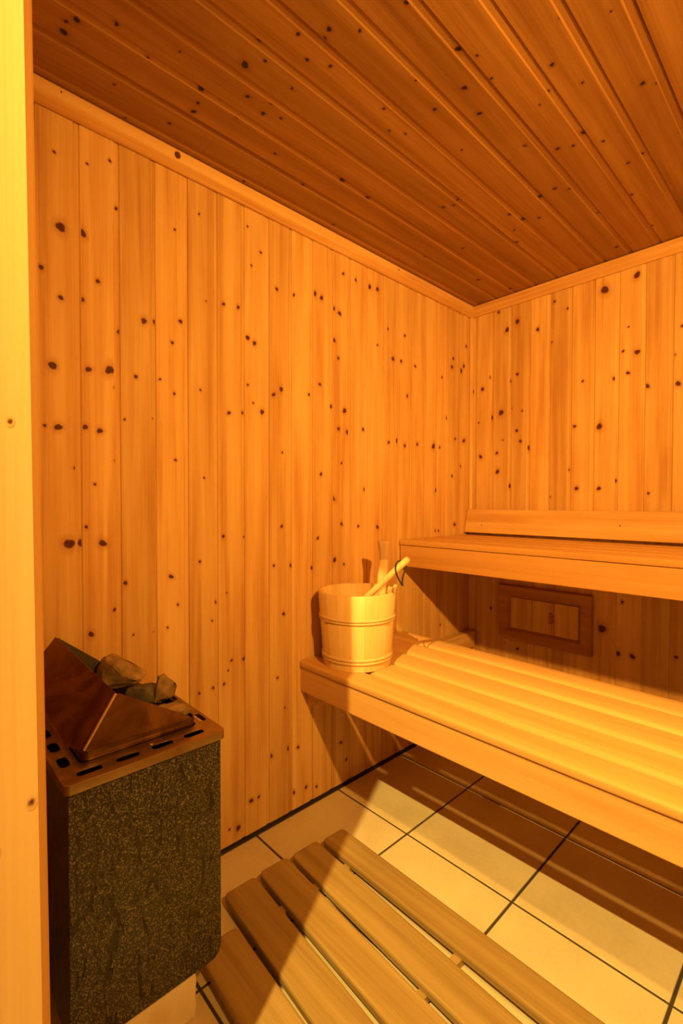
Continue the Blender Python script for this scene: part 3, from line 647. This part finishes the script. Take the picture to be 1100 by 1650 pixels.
# pale stone block under the heater
t = None
mb = MB(); mb.box((SB + 0.02, SY0 + 0.04, 0.0005), (SX - 0.012, 0.459, ZB - 0.001))
bmesh.ops.subdivide_edges(mb.bm, edges=mb.bm.edges[:], cuts=6, use_grid_fill=True)
rr_ = random.Random(3)
for v in mb.bm.verts:
    if 0.004 < v.co.z < ZB - 0.004:
        v.co += Vector([rr_.uniform(-0.0012, 0.0012) for _ in range(3)])
o = mb.build('stone_block', m_block, bevel=0.007, seg=3, angle=50, smooth=50, origin=((SX + SB) / 2, 0.35, 0.0)); tag(o, 'cream stone block under the black heater', 'block')

# sauna stones
def rock(label, c, size, seed, mat, rot=0.0, nP=15):
    r = random.Random(seed); mb = MB()
    for _ in range(nP):
        v = Vector((r.gauss(0, 1), r.gauss(0, 1), r.gauss(0, 1))).normalized() * r.uniform(0.88, 1.08)
        mb.v((v.x * size[0] / 2, v.y * size[1] / 2, v.z * size[2] / 2))
    g_ = bmesh.ops.convex_hull(mb.bm, input=mb.bm.verts[:])
    bmesh.ops.delete(mb.bm, geom=[e for e in g_['geom_interior'] if isinstance(e, bmesh.types.BMVert)], context='VERTS')
    bmesh.ops.bevel(mb.bm, geom=mb.bm.edges[:], offset=min(size) * 0.03, segments=1, affect='EDGES', profile=0.6)
    bmesh.ops.rotate(mb.bm, verts=mb.bm.verts, matrix=Matrix.Rotation(rot, 3, 'Z'))
    bmesh.ops.translate(mb.bm, verts=mb.bm.verts, vec=Vector(c))
    o = mb.build('sauna_stone', mat, smooth=18, origin=c)
    md = o.modifiers.new('sub', 'SUBSURF'); md.subdivision_type = 'SIMPLE'; md.levels = 2; md.render_levels = 2
    tx = bpy.data.textures.new('rough', 'CLOUDS'); tx.noise_scale = 0.022; tx.noise_depth = 3
    dm = o.modifiers.new('disp', 'DISPLACE'); dm.texture = tx; dm.strength = 0.011; dm.texture_coords = 'LOCAL'
    tag(o, label, 'stone', 'stones heaped in the heater'); return o
rock('largest sauna stone, a flat-topped block on top of the heap in the heater', (-1.172, 0.374, 0.709), (0.155, 0.095, 0.088), 4, m_rock, 0.80)
rock('dark sauna stone in the middle of the heap, right of the largest one', (-1.115, 0.412, 0.662), (0.085, 0.065, 0.075), 12, m_rock2, 0.9)
rock('pointed pale sauna stone sticking up right of the dark middle one', (-1.085, 0.448, 0.668), (0.068, 0.06, 0.075), 21, m_rock, 0.2)
rock('low rounded sauna stone nearest the right corner of the heater', (-1.030, 0.437, 0.640), (0.115, 0.065, 0.055), 33, m_rock, 0.8)
rock('dark sauna stone low behind the fold of the guard', (-1.110, 0.350, 0.650), (0.080, 0.060, 0.070), 41, m_rock2, 0.5)
rock('dark sauna stone sunk low at the far side of the heap', (-1.165, 0.438, 0.612), (0.070, 0.055, 0.055), 52, m_rock2, 1.1)
rock('dark sauna stone lying deepest under the heap', (-1.115, 0.365, 0.570), (0.120, 0.110, 0.060), 77, m_rock2, 0.1)
